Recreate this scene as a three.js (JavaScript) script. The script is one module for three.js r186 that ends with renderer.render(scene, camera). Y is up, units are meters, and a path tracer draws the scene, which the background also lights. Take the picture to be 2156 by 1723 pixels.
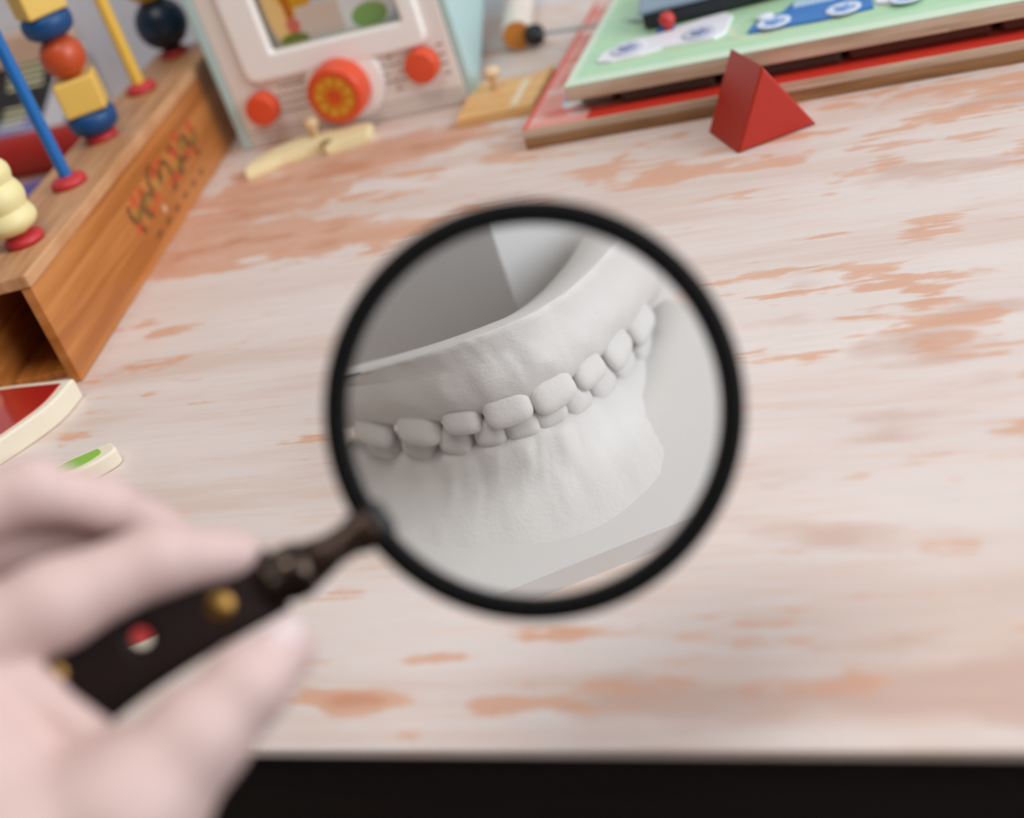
import * as THREE from 'three';
import { RectAreaLightUniformsLib } from 'three/addons/lights/RectAreaLightUniformsLib.js';
import { RoundedBoxGeometry } from 'three/addons/geometries/RoundedBoxGeometry.js';
import { ConvexGeometry } from 'three/addons/geometries/ConvexGeometry.js';
import { mergeGeometries, mergeVertices, toCreasedNormals } from 'three/addons/utils/BufferGeometryUtils.js';

// ---------------------------------------------------------------- camera, light, exposure
const renderer = new THREE.WebGLRenderer({ antialias: true });
renderer.toneMapping = THREE.LinearToneMapping;
renderer.toneMappingExposure = 0.96;
renderer.shadowMap.enabled = true;
const scene = new THREE.Scene();
scene.background = new THREE.Color().setRGB(0.75, 0.85, 1.0);

const rad = Math.PI / 180;
const EYE = new THREE.Vector3(0, 0.294, 0);
const camera = new THREE.PerspectiveCamera(2 * Math.atan(861.5 / 2700) / rad, 2156 / 1723, 0.02, 30);
function viewBasis(pitch, roll, yaw) {
  const cp = Math.cos(pitch), sp = Math.sin(pitch), cy = Math.cos(yaw), sy = Math.sin(yaw);
  const f = new THREE.Vector3(-sy * cp, -sp, -cy * cp), r = new THREE.Vector3(cy, 0, -sy), u = new THREE.Vector3().crossVectors(r, f);
  const c = Math.cos(roll), s = Math.sin(roll);
  const r2 = r.clone().multiplyScalar(c).addScaledVector(u, s), u2 = u.clone().multiplyScalar(c).addScaledVector(r, -s);
  return new THREE.Matrix4().makeBasis(r2, u2, f.clone().negate());
}
const VIEW = viewBasis(31 * rad, -18.9 * rad, 24.4 * rad);
camera.position.copy(EYE);
camera.quaternion.setFromRotationMatrix(VIEW);
camera.focus = 0.6;
camera.userData.fStop = camera.getFocalLength() / 10.2;      // an opening of 10.2 mm
scene.add(camera);

RectAreaLightUniformsLib.init();
function areaLight(name, color, intensity, w, h, pos, target) {
  const l = new THREE.RectAreaLight(color, intensity, w, h);
  l.name = name; l.position.set(...pos); l.lookAt(...target); scene.add(l);
  return l;
}
// daylight through the tall window in the right wall, and the ceiling lamp over the table
areaLight('window_daylight', new THREE.Color().setRGB(0.93, 0.96, 1.0), 4.9, 1.7, 1.5, [1.66, 1.0, -0.15], [0, 1.0, -0.15]);
areaLight('ceiling_lamp_light', new THREE.Color().setRGB(1.0, 0.975, 0.945), 6.6, 0.9, 0.54, [-0.2, 1.76, 0.05], [-0.2, 0, 0.05]);

// ---------------------------------------------------------------- helpers
let seed = 7;
const rnd = () => { seed = (seed * 1664525 + 1013904223) >>> 0; return seed / 4294967296; };
const used = {};
function numbered(name) { const n = used[name] = (used[name] ?? -1) + 1; return n ? `${name}_${String(n).padStart(3, '0')}` : name; }
function shade(m) { m.castShadow = true; m.receiveShadow = true; return m; }
function thing(name, label, category, [x, y, z] = [0, 0, 0], turn = 0, group) {
  const o = new THREE.Group(); o.name = numbered(name); o.position.set(x, y, z); o.rotation.y = turn;
  o.userData = { label, category }; if (group) o.userData.group = group;
  scene.add(o); return o;
}
function part(name, geo, mat, parent, pos, rot) {
  const m = shade(new THREE.Mesh(geo, mat)); m.name = name;
  if (pos) m.position.set(...pos); if (rot) m.rotation.set(...rot);
  parent.add(m); return m;
}
function struct(name, geo, mat, pos) {
  const m = shade(new THREE.Mesh(geo, mat)); m.name = name; m.userData.kind = 'structure';
  if (pos) m.position.set(...pos); scene.add(m); return m;
}
const rbox = (w, h, d, r = 0.001, s = 2) => new RoundedBoxGeometry(w, h, d, s, r);
const std = (color, roughness = 0.6, more = {}) => new THREE.MeshStandardMaterial({ color, roughness, ...more });
const lathe = (pts, n = 40) => new THREE.LatheGeometry(pts.map(([r, y]) => new THREE.Vector2(r, y)), n);
function uvMetres(g, ax, ay, scale = 1) {   // uv straight from the part's own coordinates, in metres
  const p = g.attributes.position, uv = new Float32Array(p.count * 2), get = { x: 'getX', y: 'getY', z: 'getZ' };
  for (let i = 0; i < p.count; i++) { uv[2 * i] = p[get[ax]](i) * scale; uv[2 * i + 1] = p[get[ay]](i) * scale; }
  g.setAttribute('uv', new THREE.BufferAttribute(uv, 2)); return g;
}
// value noise
const perm = new Uint8Array(512); { const a = [...Array(256).keys()]; for (let i = 255; i; i--) { const j = Math.floor(rnd() * (i + 1)); [a[i], a[j]] = [a[j], a[i]]; } for (let i = 0; i < 512; i++) perm[i] = a[i & 255]; }
const sm = t => t * t * (3 - 2 * t);
function vn(x, y) {
  const xi = Math.floor(x), yi = Math.floor(y), u = sm(x - xi), v = sm(y - yi), h = (a, b) => perm[perm[a & 255] + (b & 255)] / 255;
  const a = h(xi, yi), b = h(xi + 1, yi), c = h(xi, yi + 1), d = h(xi + 1, yi + 1);
  return a + (b - a) * u + (c - a) * v + (a - b - c + d) * u * v;
}
const fbm = (x, y, n = 4) => { let s = 0, w = 0.5, t = 0; for (let i = 0; i < n; i++) { s += w * vn(x, y); t += w; w *= 0.5; x = x * 2.03 + 17.1; y = y * 2.03 + 5.7; } return s / t; };
const step = (a, b, x) => sm(Math.min(1, Math.max(0, (x - a) / (b - a))));
const mix3 = (a, b, t) => [a[0] + (b[0] - a[0]) * t, a[1] + (b[1] - a[1]) * t, a[2] + (b[2] - a[2]) * t];
function dataTexture(w, h, fn, srgb = true) {
  const d = new Uint8Array(w * h * 4);
  for (let y = 0; y < h; y++) for (let x = 0; x < w; x++) { const c = fn(x / w, y / h), k = 4 * (y * w + x); d[k] = c[0]; d[k + 1] = c[1]; d[k + 2] = c[2]; d[k + 3] = 255; }
  const t = new THREE.DataTexture(d, w, h); t.wrapS = t.wrapT = THREE.RepeatWrapping; t.magFilter = THREE.LinearFilter; t.minFilter = THREE.LinearMipmapLinearFilter;
  if (srgb) t.colorSpace = THREE.SRGBColorSpace; t.needsUpdate = true; return t;
}
function canvasTexture(w, h, draw) {
  const c = document.createElement('canvas'); c.width = w; c.height = h; draw(c.getContext('2d'), w, h);
  const t = new THREE.CanvasTexture(c); t.colorSpace = THREE.SRGBColorSpace; return t;
}
// wood: one repeat is 0.3 m along the grain (u) and 0.15 m across it (v)
function woodMaterial(a, b, rough = 0.55, across = 26) {
  const t = dataTexture(256, 256, (u, v) => {
    const n = 0.6 * fbm(u * 4 + 3, v * across) + 0.4 * fbm(u * 10, v * across * 4 + 9, 3);
    return mix3(a, b, step(0.3, 0.72, n));
  });
  t.repeat.set(1 / 0.3, 1 / 0.15);
  return new THREE.MeshStandardMaterial({ map: t, roughness: rough });
}
// a closed profile [(offset, height)] carried along stations; fn(i, j) -> [x, y, z]
function sweep(n, m, fn) {
  const pos = [], idx = [], uv = [];
  for (let i = 0; i < n; i++) for (let j = 0; j < m; j++) { pos.push(...fn(i, j)); uv.push(i * 0.0011, j * 0.0042); }
  for (let i = 0; i < n - 1; i++) for (let j = 0; j < m; j++) { const k = (j + 1) % m, a = i * m + j, b = i * m + k, c = (i + 1) * m + j, d = (i + 1) * m + k; idx.push(a, c, b, b, c, d); }
  for (const [i, flip] of [[0, 0], [n - 1, 1]]) {
    const c = [0, 0, 0]; for (let j = 0; j < m; j++) for (let k = 0; k < 3; k++) c[k] += pos[3 * (i * m + j) + k] / m;
    const at = pos.length / 3; pos.push(...c); uv.push(0, 0);
    for (let j = 0; j < m; j++) { const a = i * m + j, b = i * m + (j + 1) % m; flip ? idx.push(at, b, a) : idx.push(at, a, b); }
  }
  const g = new THREE.BufferGeometry(); g.setAttribute('position', new THREE.Float32BufferAttribute(pos, 3)); g.setAttribute('uv', new THREE.Float32BufferAttribute(uv, 2)); g.setIndex(idx); g.computeVertexNormals(); return g;
}
// naive surface nets on a signed distance field (negative inside)
function surfaceNet(lo, hi, cell, f) {
  const n = [0, 1, 2].map(k => Math.ceil((hi[k] - lo[k]) / cell) + 1), [nx, ny, nz] = n;
  const v = new Float32Array(nx * ny * nz), at = (i, j, k) => i + nx * (j + ny * k);
  for (let k = 0; k < nz; k++) for (let j = 0; j < ny; j++) for (let i = 0; i < nx; i++) v[at(i, j, k)] = f(lo[0] + i * cell, lo[1] + j * cell, lo[2] + k * cell);
  const id = new Int32Array(nx * ny * nz).fill(-1), pos = [], idx = [];
  const corner = [[0, 0, 0], [1, 0, 0], [0, 1, 0], [1, 1, 0], [0, 0, 1], [1, 0, 1], [0, 1, 1], [1, 1, 1]];
  const edges = []; for (let a = 0; a < 8; a++) for (const b of [1, 2, 4]) if (!(a & b)) edges.push([a, a | b]);
  for (let k = 0; k < nz - 1; k++) for (let j = 0; j < ny - 1; j++) for (let i = 0; i < nx - 1; i++) {
    const c = corner.map(([a, b, d]) => v[at(i + a, j + b, k + d)]); let s = 0; for (const x of c) s += x < 0; if (s === 0 || s === 8) continue;
    let px = 0, py = 0, pz = 0, m = 0;
    for (const [a, b] of edges) if ((c[a] < 0) !== (c[b] < 0)) { const t = c[a] / (c[a] - c[b]); px += corner[a][0] + t * (corner[b][0] - corner[a][0]); py += corner[a][1] + t * (corner[b][1] - corner[a][1]); pz += corner[a][2] + t * (corner[b][2] - corner[a][2]); m++; }
    id[at(i, j, k)] = pos.length / 3; pos.push(lo[0] + (i + px / m) * cell, lo[1] + (j + py / m) * cell, lo[2] + (k + pz / m) * cell);
  }
  const quad = (a, b, c, d, flip) => { if (a < 0 || b < 0 || c < 0 || d < 0) return; flip ? idx.push(a, c, b, a, d, c) : idx.push(a, b, c, a, c, d); };
  for (let k = 1; k < nz - 1; k++) for (let j = 1; j < ny - 1; j++) for (let i = 1; i < nx - 1; i++) {
    const s = v[at(i, j, k)] < 0;
    if (s !== v[at(i + 1, j, k)] < 0) quad(id[at(i, j - 1, k - 1)], id[at(i, j, k - 1)], id[at(i, j, k)], id[at(i, j - 1, k)], !s);
    if (s !== v[at(i, j + 1, k)] < 0) quad(id[at(i - 1, j, k - 1)], id[at(i - 1, j, k)], id[at(i, j, k)], id[at(i, j, k - 1)], !s);
    if (s !== v[at(i, j, k + 1)] < 0) quad(id[at(i - 1, j - 1, k)], id[at(i, j - 1, k)], id[at(i, j, k)], id[at(i - 1, j, k)], !s);
  }
  const g = new THREE.BufferGeometry(); g.setAttribute('position', new THREE.Float32BufferAttribute(pos, 3)); g.setIndex(idx); g.computeVertexNormals(); return g;
}

// ---------------------------------------------------------------- room
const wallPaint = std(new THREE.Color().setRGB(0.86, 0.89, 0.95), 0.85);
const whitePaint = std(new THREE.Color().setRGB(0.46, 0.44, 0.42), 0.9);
const FLOOR = -0.74, TOP = 1.86, X0 = -2.0, X1 = 1.7, ZB = -1.078, Z1 = 1.7;
const wallMid = (FLOOR + TOP) / 2, wallH = TOP - FLOOR;
struct('floor', new THREE.BoxGeometry(X1 - X0 + 0.2, 0.1, Z1 - ZB + 0.2), std(new THREE.Color().setRGB(0.05, 0.035, 0.028), 0.7), [(X0 + X1) / 2, FLOOR - 0.05, (ZB + Z1) / 2]);
struct('ceiling', new THREE.BoxGeometry(X1 - X0 + 0.2, 0.1, Z1 - ZB + 0.2), whitePaint, [(X0 + X1) / 2, TOP + 0.05, (ZB + Z1) / 2]);
struct('wall_back', new THREE.BoxGeometry(X1 - X0, wallH, 0.1), wallPaint, [(X0 + X1) / 2, wallMid, ZB - 0.05]);
struct('wall_front', new THREE.BoxGeometry(X1 - X0, wallH, 0.1), std(new THREE.Color().setRGB(0.20, 0.17, 0.15), 0.9), [(X0 + X1) / 2, wallMid, Z1 + 0.05]);
struct('wall_left', new THREE.BoxGeometry(0.1, wallH, Z1 - ZB), whitePaint, [X0 - 0.05, wallMid, (ZB + Z1) / 2]);
{ // right wall round the window opening: y 0.22..1.78, z -1.02..0.72
  const y0 = 0.22, y1 = 1.78, z0 = -1.02, z1 = 0.72, zc = (ZB + Z1) / 2, L = Z1 - ZB;
  const b = (h, d, y, z) => { const g = new THREE.BoxGeometry(0.1, h, d); g.translate(0, y, z); return g; };
  struct('wall_right', mergeGeometries([b(y0 - FLOOR, L, (y0 + FLOOR) / 2, zc), b(TOP - y1, L, (TOP + y1) / 2, zc), b(y1 - y0, z0 - ZB, (y0 + y1) / 2, (z0 + ZB) / 2), b(y1 - y0, Z1 - z1, (y0 + y1) / 2, (z1 + Z1) / 2)]), whitePaint, [X1 + 0.05, 0, 0]);
  const w = thing('window_1', 'tall white-framed window in the right wall', 'window'); w.userData = { kind: 'structure' }; w.position.set(X1 + 0.05, 0, 0);
  const white = std('#e8e6e2', 0.5);
  for (const z of [z0 + 0.02, (z0 + z1) / 2, z1 - 0.02]) part('window_frame', new THREE.BoxGeometry(0.05, y1 - y0, 0.04), white, w, [0, (y0 + y1) / 2, z]);
  for (const y of [y0 + 0.02, y1 - 0.02]) part('window_frame', new THREE.BoxGeometry(0.05, 0.04, z1 - z0), white, w, [0, y, (z0 + z1) / 2]);
}
{ // square ceiling lamp over the table
  const l = thing('ceiling_lamp', 'flat square ceiling lamp over the table', 'lamp', [-0.2, TOP, 0.05]);
  part('lamp_housing', rbox(0.98, 0.08, 0.6, 0.01), std('#dddddd', 0.5), l, [0, -0.04, 0]);
  part('lamp_diffuser', rbox(0.9, 0.02, 0.54, 0.004), new THREE.MeshStandardMaterial({ color: '#ffffff', emissive: '#fff4e6', emissiveIntensity: 2 }), l, [0, -0.085, 0]);
}

// ---------------------------------------------------------------- table
const TX0 = -1.5, TX1 = 0.5, TZ0 = ZB, TZ1 = -0.252;
{
  // worn paint: pale coat rubbed through to reddish wood, copied patch by patch (x, z, half length, half width, amount)
  const worn = [[-0.47, -0.715, 0.08, 0.03, 0.6], [-0.40, -0.66, 0.11, 0.026, 0.6], [-0.47, -0.65, 0.05, 0.018, 0.55], [-0.36, -0.79, 0.12, 0.03, 0.4], [-0.44, -0.77, 0.08, 0.03, 0.35],
    [-0.30, -0.745, 0.06, 0.016, 0.28], [-0.215, -0.70, 0.07, 0.014, 0.26], [-0.15, -0.668, 0.06, 0.014, 0.26], [-0.048, -0.742, 0.06, 0.012, 0.3], [0.02, -0.71, 0.07, 0.03, 0.3], [-0.03, -0.655, 0.045, 0.02, 0.28], [-0.05, -0.575, 0.04, 0.015, 0.18],
    [-0.055, -0.53, 0.045, 0.02, 0.19], [-0.016, -0.49, 0.05, 0.04, 0.17], [-0.08, -0.505, 0.035, 0.012, 0.18], [-0.217, -0.274, 0.026, 0.005, 0.5], [-0.145, -0.271, 0.03, 0.007, 0.3], [-0.10, -0.272, 0.05, 0.011, 0.17], [-0.03, -0.275, 0.05, 0.014, 0.1],
    [-0.152, -0.30, 0.015, 0.007, 0.22], [-0.112, -0.316, 0.03, 0.006, 0.2], [-0.372, -0.542, 0.02, 0.005, 0.16], [-0.464, -0.577, 0.025, 0.006, 0.18], [-0.9, -0.95, 0.4, 0.14, 0.45], [0.02, -0.42, 0.05, 0.05, 0.1], [-0.60, -0.62, 0.06, 0.2, 0.2]];
  // faded pinkish stains, blotchy at their edges
  const stain = [[-0.08, -0.272, 0.10, 0.016, 0.5], [0.0, -0.285, 0.06, 0.03, 0.42], [-0.06, -0.34, 0.05, 0.02, 0.3], [-0.03, -0.41, 0.06, 0.035, 0.4], [-0.02, -0.48, 0.05, 0.035, 0.4], [-0.07, -0.53, 0.05, 0.02, 0.35], [0.0, -0.62, 0.06, 0.04, 0.4], [0.03, -0.70, 0.06, 0.03, 0.4], [-0.4, -0.79, 0.14, 0.035, 0.45], [-0.45, -0.70, 0.1, 0.04, 0.4], [-0.14, -0.315, 0.05, 0.012, 0.28]];
  const W = 2048, Hh = 1024, WX = TX1 - TX0, WZ = TZ1 - TZ0;
  const tex = dataTexture(W, Hh, (u, v) => {
    const x = TX0 + u * WX, z = TZ0 + v * WZ;
    let b = 0; for (const [px, pz, rx, rz, a] of worn) { const q = ((x - px) / rx) ** 2 + ((z - pz) / rz) ** 2; if (q < 6) b += a * Math.exp(-q); }
    const streak = fbm(x * 9 + 4, z * 95, 4), blot = fbm(x * 42, z * 85 + 31, 5), fine = fbm(x * 40 + 8, z * 420, 3);
    const n = 0.33 * streak + 0.45 * blot + 0.22 * fine + Math.min(b, 0.5) * 0.62;
    const k = step(0.61, 0.70, n);
    let c = mix3([225, 212, 205], [212, 189, 176], step(0.35, 0.75, 0.6 * fbm(x * 5 + 2, z * 40 + 3) + 0.4 * fine));
    let st = 0; for (const [px, pz, rx, rz, a] of stain) { const q = ((x - px) / rx) ** 2 + ((z - pz) / rz) ** 2; if (q < 6) st += a * Math.exp(-q); }
    c = mix3(c, [201, 168, 153], 0.8 * step(0.52, 0.72, st * 0.6 + 0.5 * fbm(x * 24 + 60, z * 60, 4) + 0.22 * streak));
    c = mix3(c, [212, 158, 128], k * (0.55 + 0.4 * fbm(x * 12, z * 120 + 50, 3)));
    c = mix3(c, [196, 136, 105], step(0.78, 0.95, n) * 0.7);
    const g = (fine - 0.5) * 14; return [c[0] + g, c[1] + g, c[2] + g];
  });
  const bump = dataTexture(512, 512, (u, v) => { const q = 255 * fbm(u * 20, v * 120, 4); return [q, q, q]; }, false); bump.repeat.set(2, 2);
  const t = thing('worktable', 'long wooden table with worn whitewashed top and front apron darkened for shade', 'table', [(TX0 + TX1) / 2, 0, (TZ0 + TZ1) / 2]);
  const g = rbox(WX, 0.005, WZ, 0.001, 1), p = g.attributes.position, uv = g.attributes.uv;
  for (let i = 0; i < p.count; i++) uv.setXY(i, p.getX(i) / WX + 0.5, p.getZ(i) / WZ + 0.5);
  part('tabletop', g, new THREE.MeshStandardMaterial({ map: tex, roughness: 0.5, bumpMap: bump, bumpScale: 0.0003 }), t, [0, -0.0025, 0]);
  const dark = woodMaterial([34, 20, 14], [22, 13, 10], 0.75);  // dark brown wood; shade of the unlit front is put into this colour
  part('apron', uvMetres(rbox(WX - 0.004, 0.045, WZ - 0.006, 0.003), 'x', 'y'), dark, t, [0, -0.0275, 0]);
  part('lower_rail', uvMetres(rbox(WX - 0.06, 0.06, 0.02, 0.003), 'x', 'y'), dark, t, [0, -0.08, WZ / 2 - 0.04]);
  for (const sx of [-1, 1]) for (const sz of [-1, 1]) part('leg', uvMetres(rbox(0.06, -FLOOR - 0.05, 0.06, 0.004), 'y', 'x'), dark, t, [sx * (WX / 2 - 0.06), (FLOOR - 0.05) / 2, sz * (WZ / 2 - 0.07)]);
}

// ---------------------------------------------------------------- bead toy on its wooden box
const beadYellow = std('#e6bd5c', 0.5), beadCream = std('#e9dba0', 0.45), beadBlue = std('#00447a', 0.45), beadNavy = std('#06243c', 0.35), beadOrange = std('#c24c22', 0.35), beadRed = std('#c22f33', 0.45);
{
  const t = thing('bead_toy', 'wooden box base with coloured beads on upright painted rods', 'toy', [-0.5085, 0, -0.513], 11 * rad);
  const L = 0.42, Wd = 0.054, Ht = 0.07;
  const woodTop = woodMaterial([178, 122, 78], [205, 156, 112], 0.5, 14), woodSide = woodMaterial([158, 88, 30], [196, 126, 62], 0.42, 12);
  // right side board with its faded stencil: a row of dark ornaments touched with red
  const print = canvasTexture(1024, 192, (c, w, h) => {
    for (let y = 0; y < h; y++) { for (let x = 0; x < w; x += 4) { const n = 0.75 * fbm(x / 320, y / 22 + 3, 3) + 0.25 * fbm(x / 120, y / 5 + 40, 3), q = mix3([166, 96, 36], [198, 128, 66], step(0.25, 0.8, n)); c.fillStyle = `rgb(${q.map(Math.round)})`; c.fillRect(x, y, 4, 1); } }
    c.lineCap = 'round';
    for (let k = 0; k < 7; k++) {
      const x = 372 + k * 54, y = 84 + 6 * Math.sin(k * 2.1);
      c.globalAlpha = 0.6; c.strokeStyle = '#4a3413'; c.lineWidth = 14; c.beginPath(); c.arc(x - 4, y - 8 + 10 * (k % 2), 22, 0.4 + k, 3.6 + k); c.stroke(); c.beginPath(); c.arc(x + 6, y + 20 - 12 * (k % 3), 16, 2 + k, 5 + k); c.stroke();
      c.globalAlpha = 0.75; c.fillStyle = '#c8461f'; c.beginPath(); c.arc(x + 6, y - 18 + 34 * ((k * 3) % 2), 14, 0, 7); c.fill(); c.beginPath(); c.arc(x - 16, y + 22 - 48 * (k % 2), 11, 0, 7); c.fill();
      c.globalAlpha = 0.5; c.fillStyle = '#a8892f'; c.beginPath(); c.arc(x + 2, y + 4, 14, 0, 7); c.fill();
    }
    c.globalAlpha = 0.75; c.fillStyle = '#5a3d16'; for (let k = 0; k < 6; k++) c.fillRect(400 + k * 52, 146, 24, 9);
    c.globalAlpha = 0.9; c.fillStyle = '#d9b79a'; c.beginPath(); c.arc(470, 128, 8, 0, 7); c.fill(); c.globalAlpha = 1;
  });
  const side = rbox(0.007, Ht - 0.008, L, 0.001), printed = side.clone();
  { const p = printed.attributes.position, uv = printed.attributes.uv; for (let i = 0; i < p.count; i++) uv.setXY(i, 0.5 - p.getZ(i) / L, 0.5 + p.getY(i) / Ht); }
  part('side_board', printed, new THREE.MeshStandardMaterial({ map: print, roughness: 0.42 }), t, [Wd / 2 - 0.0035, (Ht - 0.008) / 2, -L / 2]);
  part('side_board', uvMetres(side, 'z', 'y'), woodSide, t, [-Wd / 2 + 0.0035, (Ht - 0.008) / 2, -L / 2]);
  part('top_board', uvMetres(rbox(Wd + 0.002, 0.008, L + 0.002, 0.0015), 'z', 'x'), woodTop, t, [0, Ht - 0.004, -L / 2]);
  part('end_panel', uvMetres(rbox(Wd - 0.014, Ht - 0.008, 0.006, 0.001), 'x', 'y'), woodSide, t, [0, (Ht - 0.008) / 2, -L + 0.004]);
  part('bottom_board', uvMetres(rbox(Wd - 0.014, 0.005, L - 0.01, 0.001), 'z', 'x'), woodSide, t, [0, 0.0025, -L / 2 - 0.004]);
  const washer = lathe([[0, 0], [0.0108, 0], [0.0118, 0.002], [0.011, 0.0045], [0.007, 0.0065], [0, 0.0065]]);
  const rod = (x, s, r, h, m) => part('rod', new THREE.CylinderGeometry(r, r, h, 20), m, t, [x, Ht + h / 2, -s]);
  const spots = [[0.007, 0.05, 0.004, 0.15, std('#d9c04a', 0.45)], [0.003, 0.134, 0.004, 0.2, std('#1767ae', 0.35)], [-0.004, 0.216, 0.004, 0.2, std('#b03028', 0.4)], [-0.006, 0.313, 0.0046, 0.2, std('#e8bb4a', 0.42)], [-0.004, 0.396, 0.0046, 0.2, std('#b03028', 0.4)]];
  for (const [x, s, r, h, m] of spots) { part('washer', washer, beadRed, t, [x, Ht, -s]); rod(x, s, r, h, m); }
  const ball = r => new THREE.SphereGeometry(r, 40, 28), disc = lathe([[0, -0.008], [0.011, -0.008], [0.0158, -0.0045], [0.017, 0.001], [0.0165, 0.005], [0.014, 0.0075], [0, 0.0075]]);
  // stacked rod: disc, cube, ball, disc, cube
  const sx = -0.004, sz = -0.216;
  part('disc_bead', disc, beadBlue, t, [sx, 0.084, sz]);
  part('cube_bead', rbox(0.028, 0.0235, 0.028, 0.002), beadYellow, t, [sx, 0.1035, sz], [0, 0.32, 0]);
  part('ball_bead', ball(0.0148), beadOrange, t, [sx, 0.1295, sz]);
  part('disc_bead', disc, beadBlue, t, [sx, 0.151, sz]);
  part('cube_bead', rbox(0.028, 0.0235, 0.028, 0.002), beadYellow, t, [sx, 0.170, sz], [0, 0.75, 0]);
  part('ball_bead', ball(0.0205), beadNavy, t, [-0.004, 0.0965, -0.396]).userData.label = 'large navy ball bead';
  part('ball_bead', lathe([[0, -0.012], [0.01, -0.011], [0.017, -0.004], [0.0175, 0.002], [0.013, 0.009], [0, 0.012]]), beadYellow, t, [-0.004, 0.127, -0.396]);
  const rib = []; for (let k = 0; k <= 60; k++) { const y = k / 60 * 0.046; rib.push([Math.max(0.0005, (0.0148 + 0.0025 * Math.abs(Math.sin(y / 0.0153 * Math.PI))) * Math.sqrt(Math.max(0, 1 - ((y - 0.023) / 0.0235) ** 6)) * (1 - 0.22 * y / 0.046)), y]); }
  part('ribbed_bead', lathe(rib), beadCream, t, [0.004, 0.0765, -0.05]).userData.label = 'cream ribbed bead';
  part('cross_rod', new THREE.CylinderGeometry(0.0035, 0.0035, 0.11, 16), beadOrange, t, [-0.064, 0.1775, -0.226], [0, 0.1, Math.PI / 2]).userData.label = 'orange level rod';
}

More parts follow.
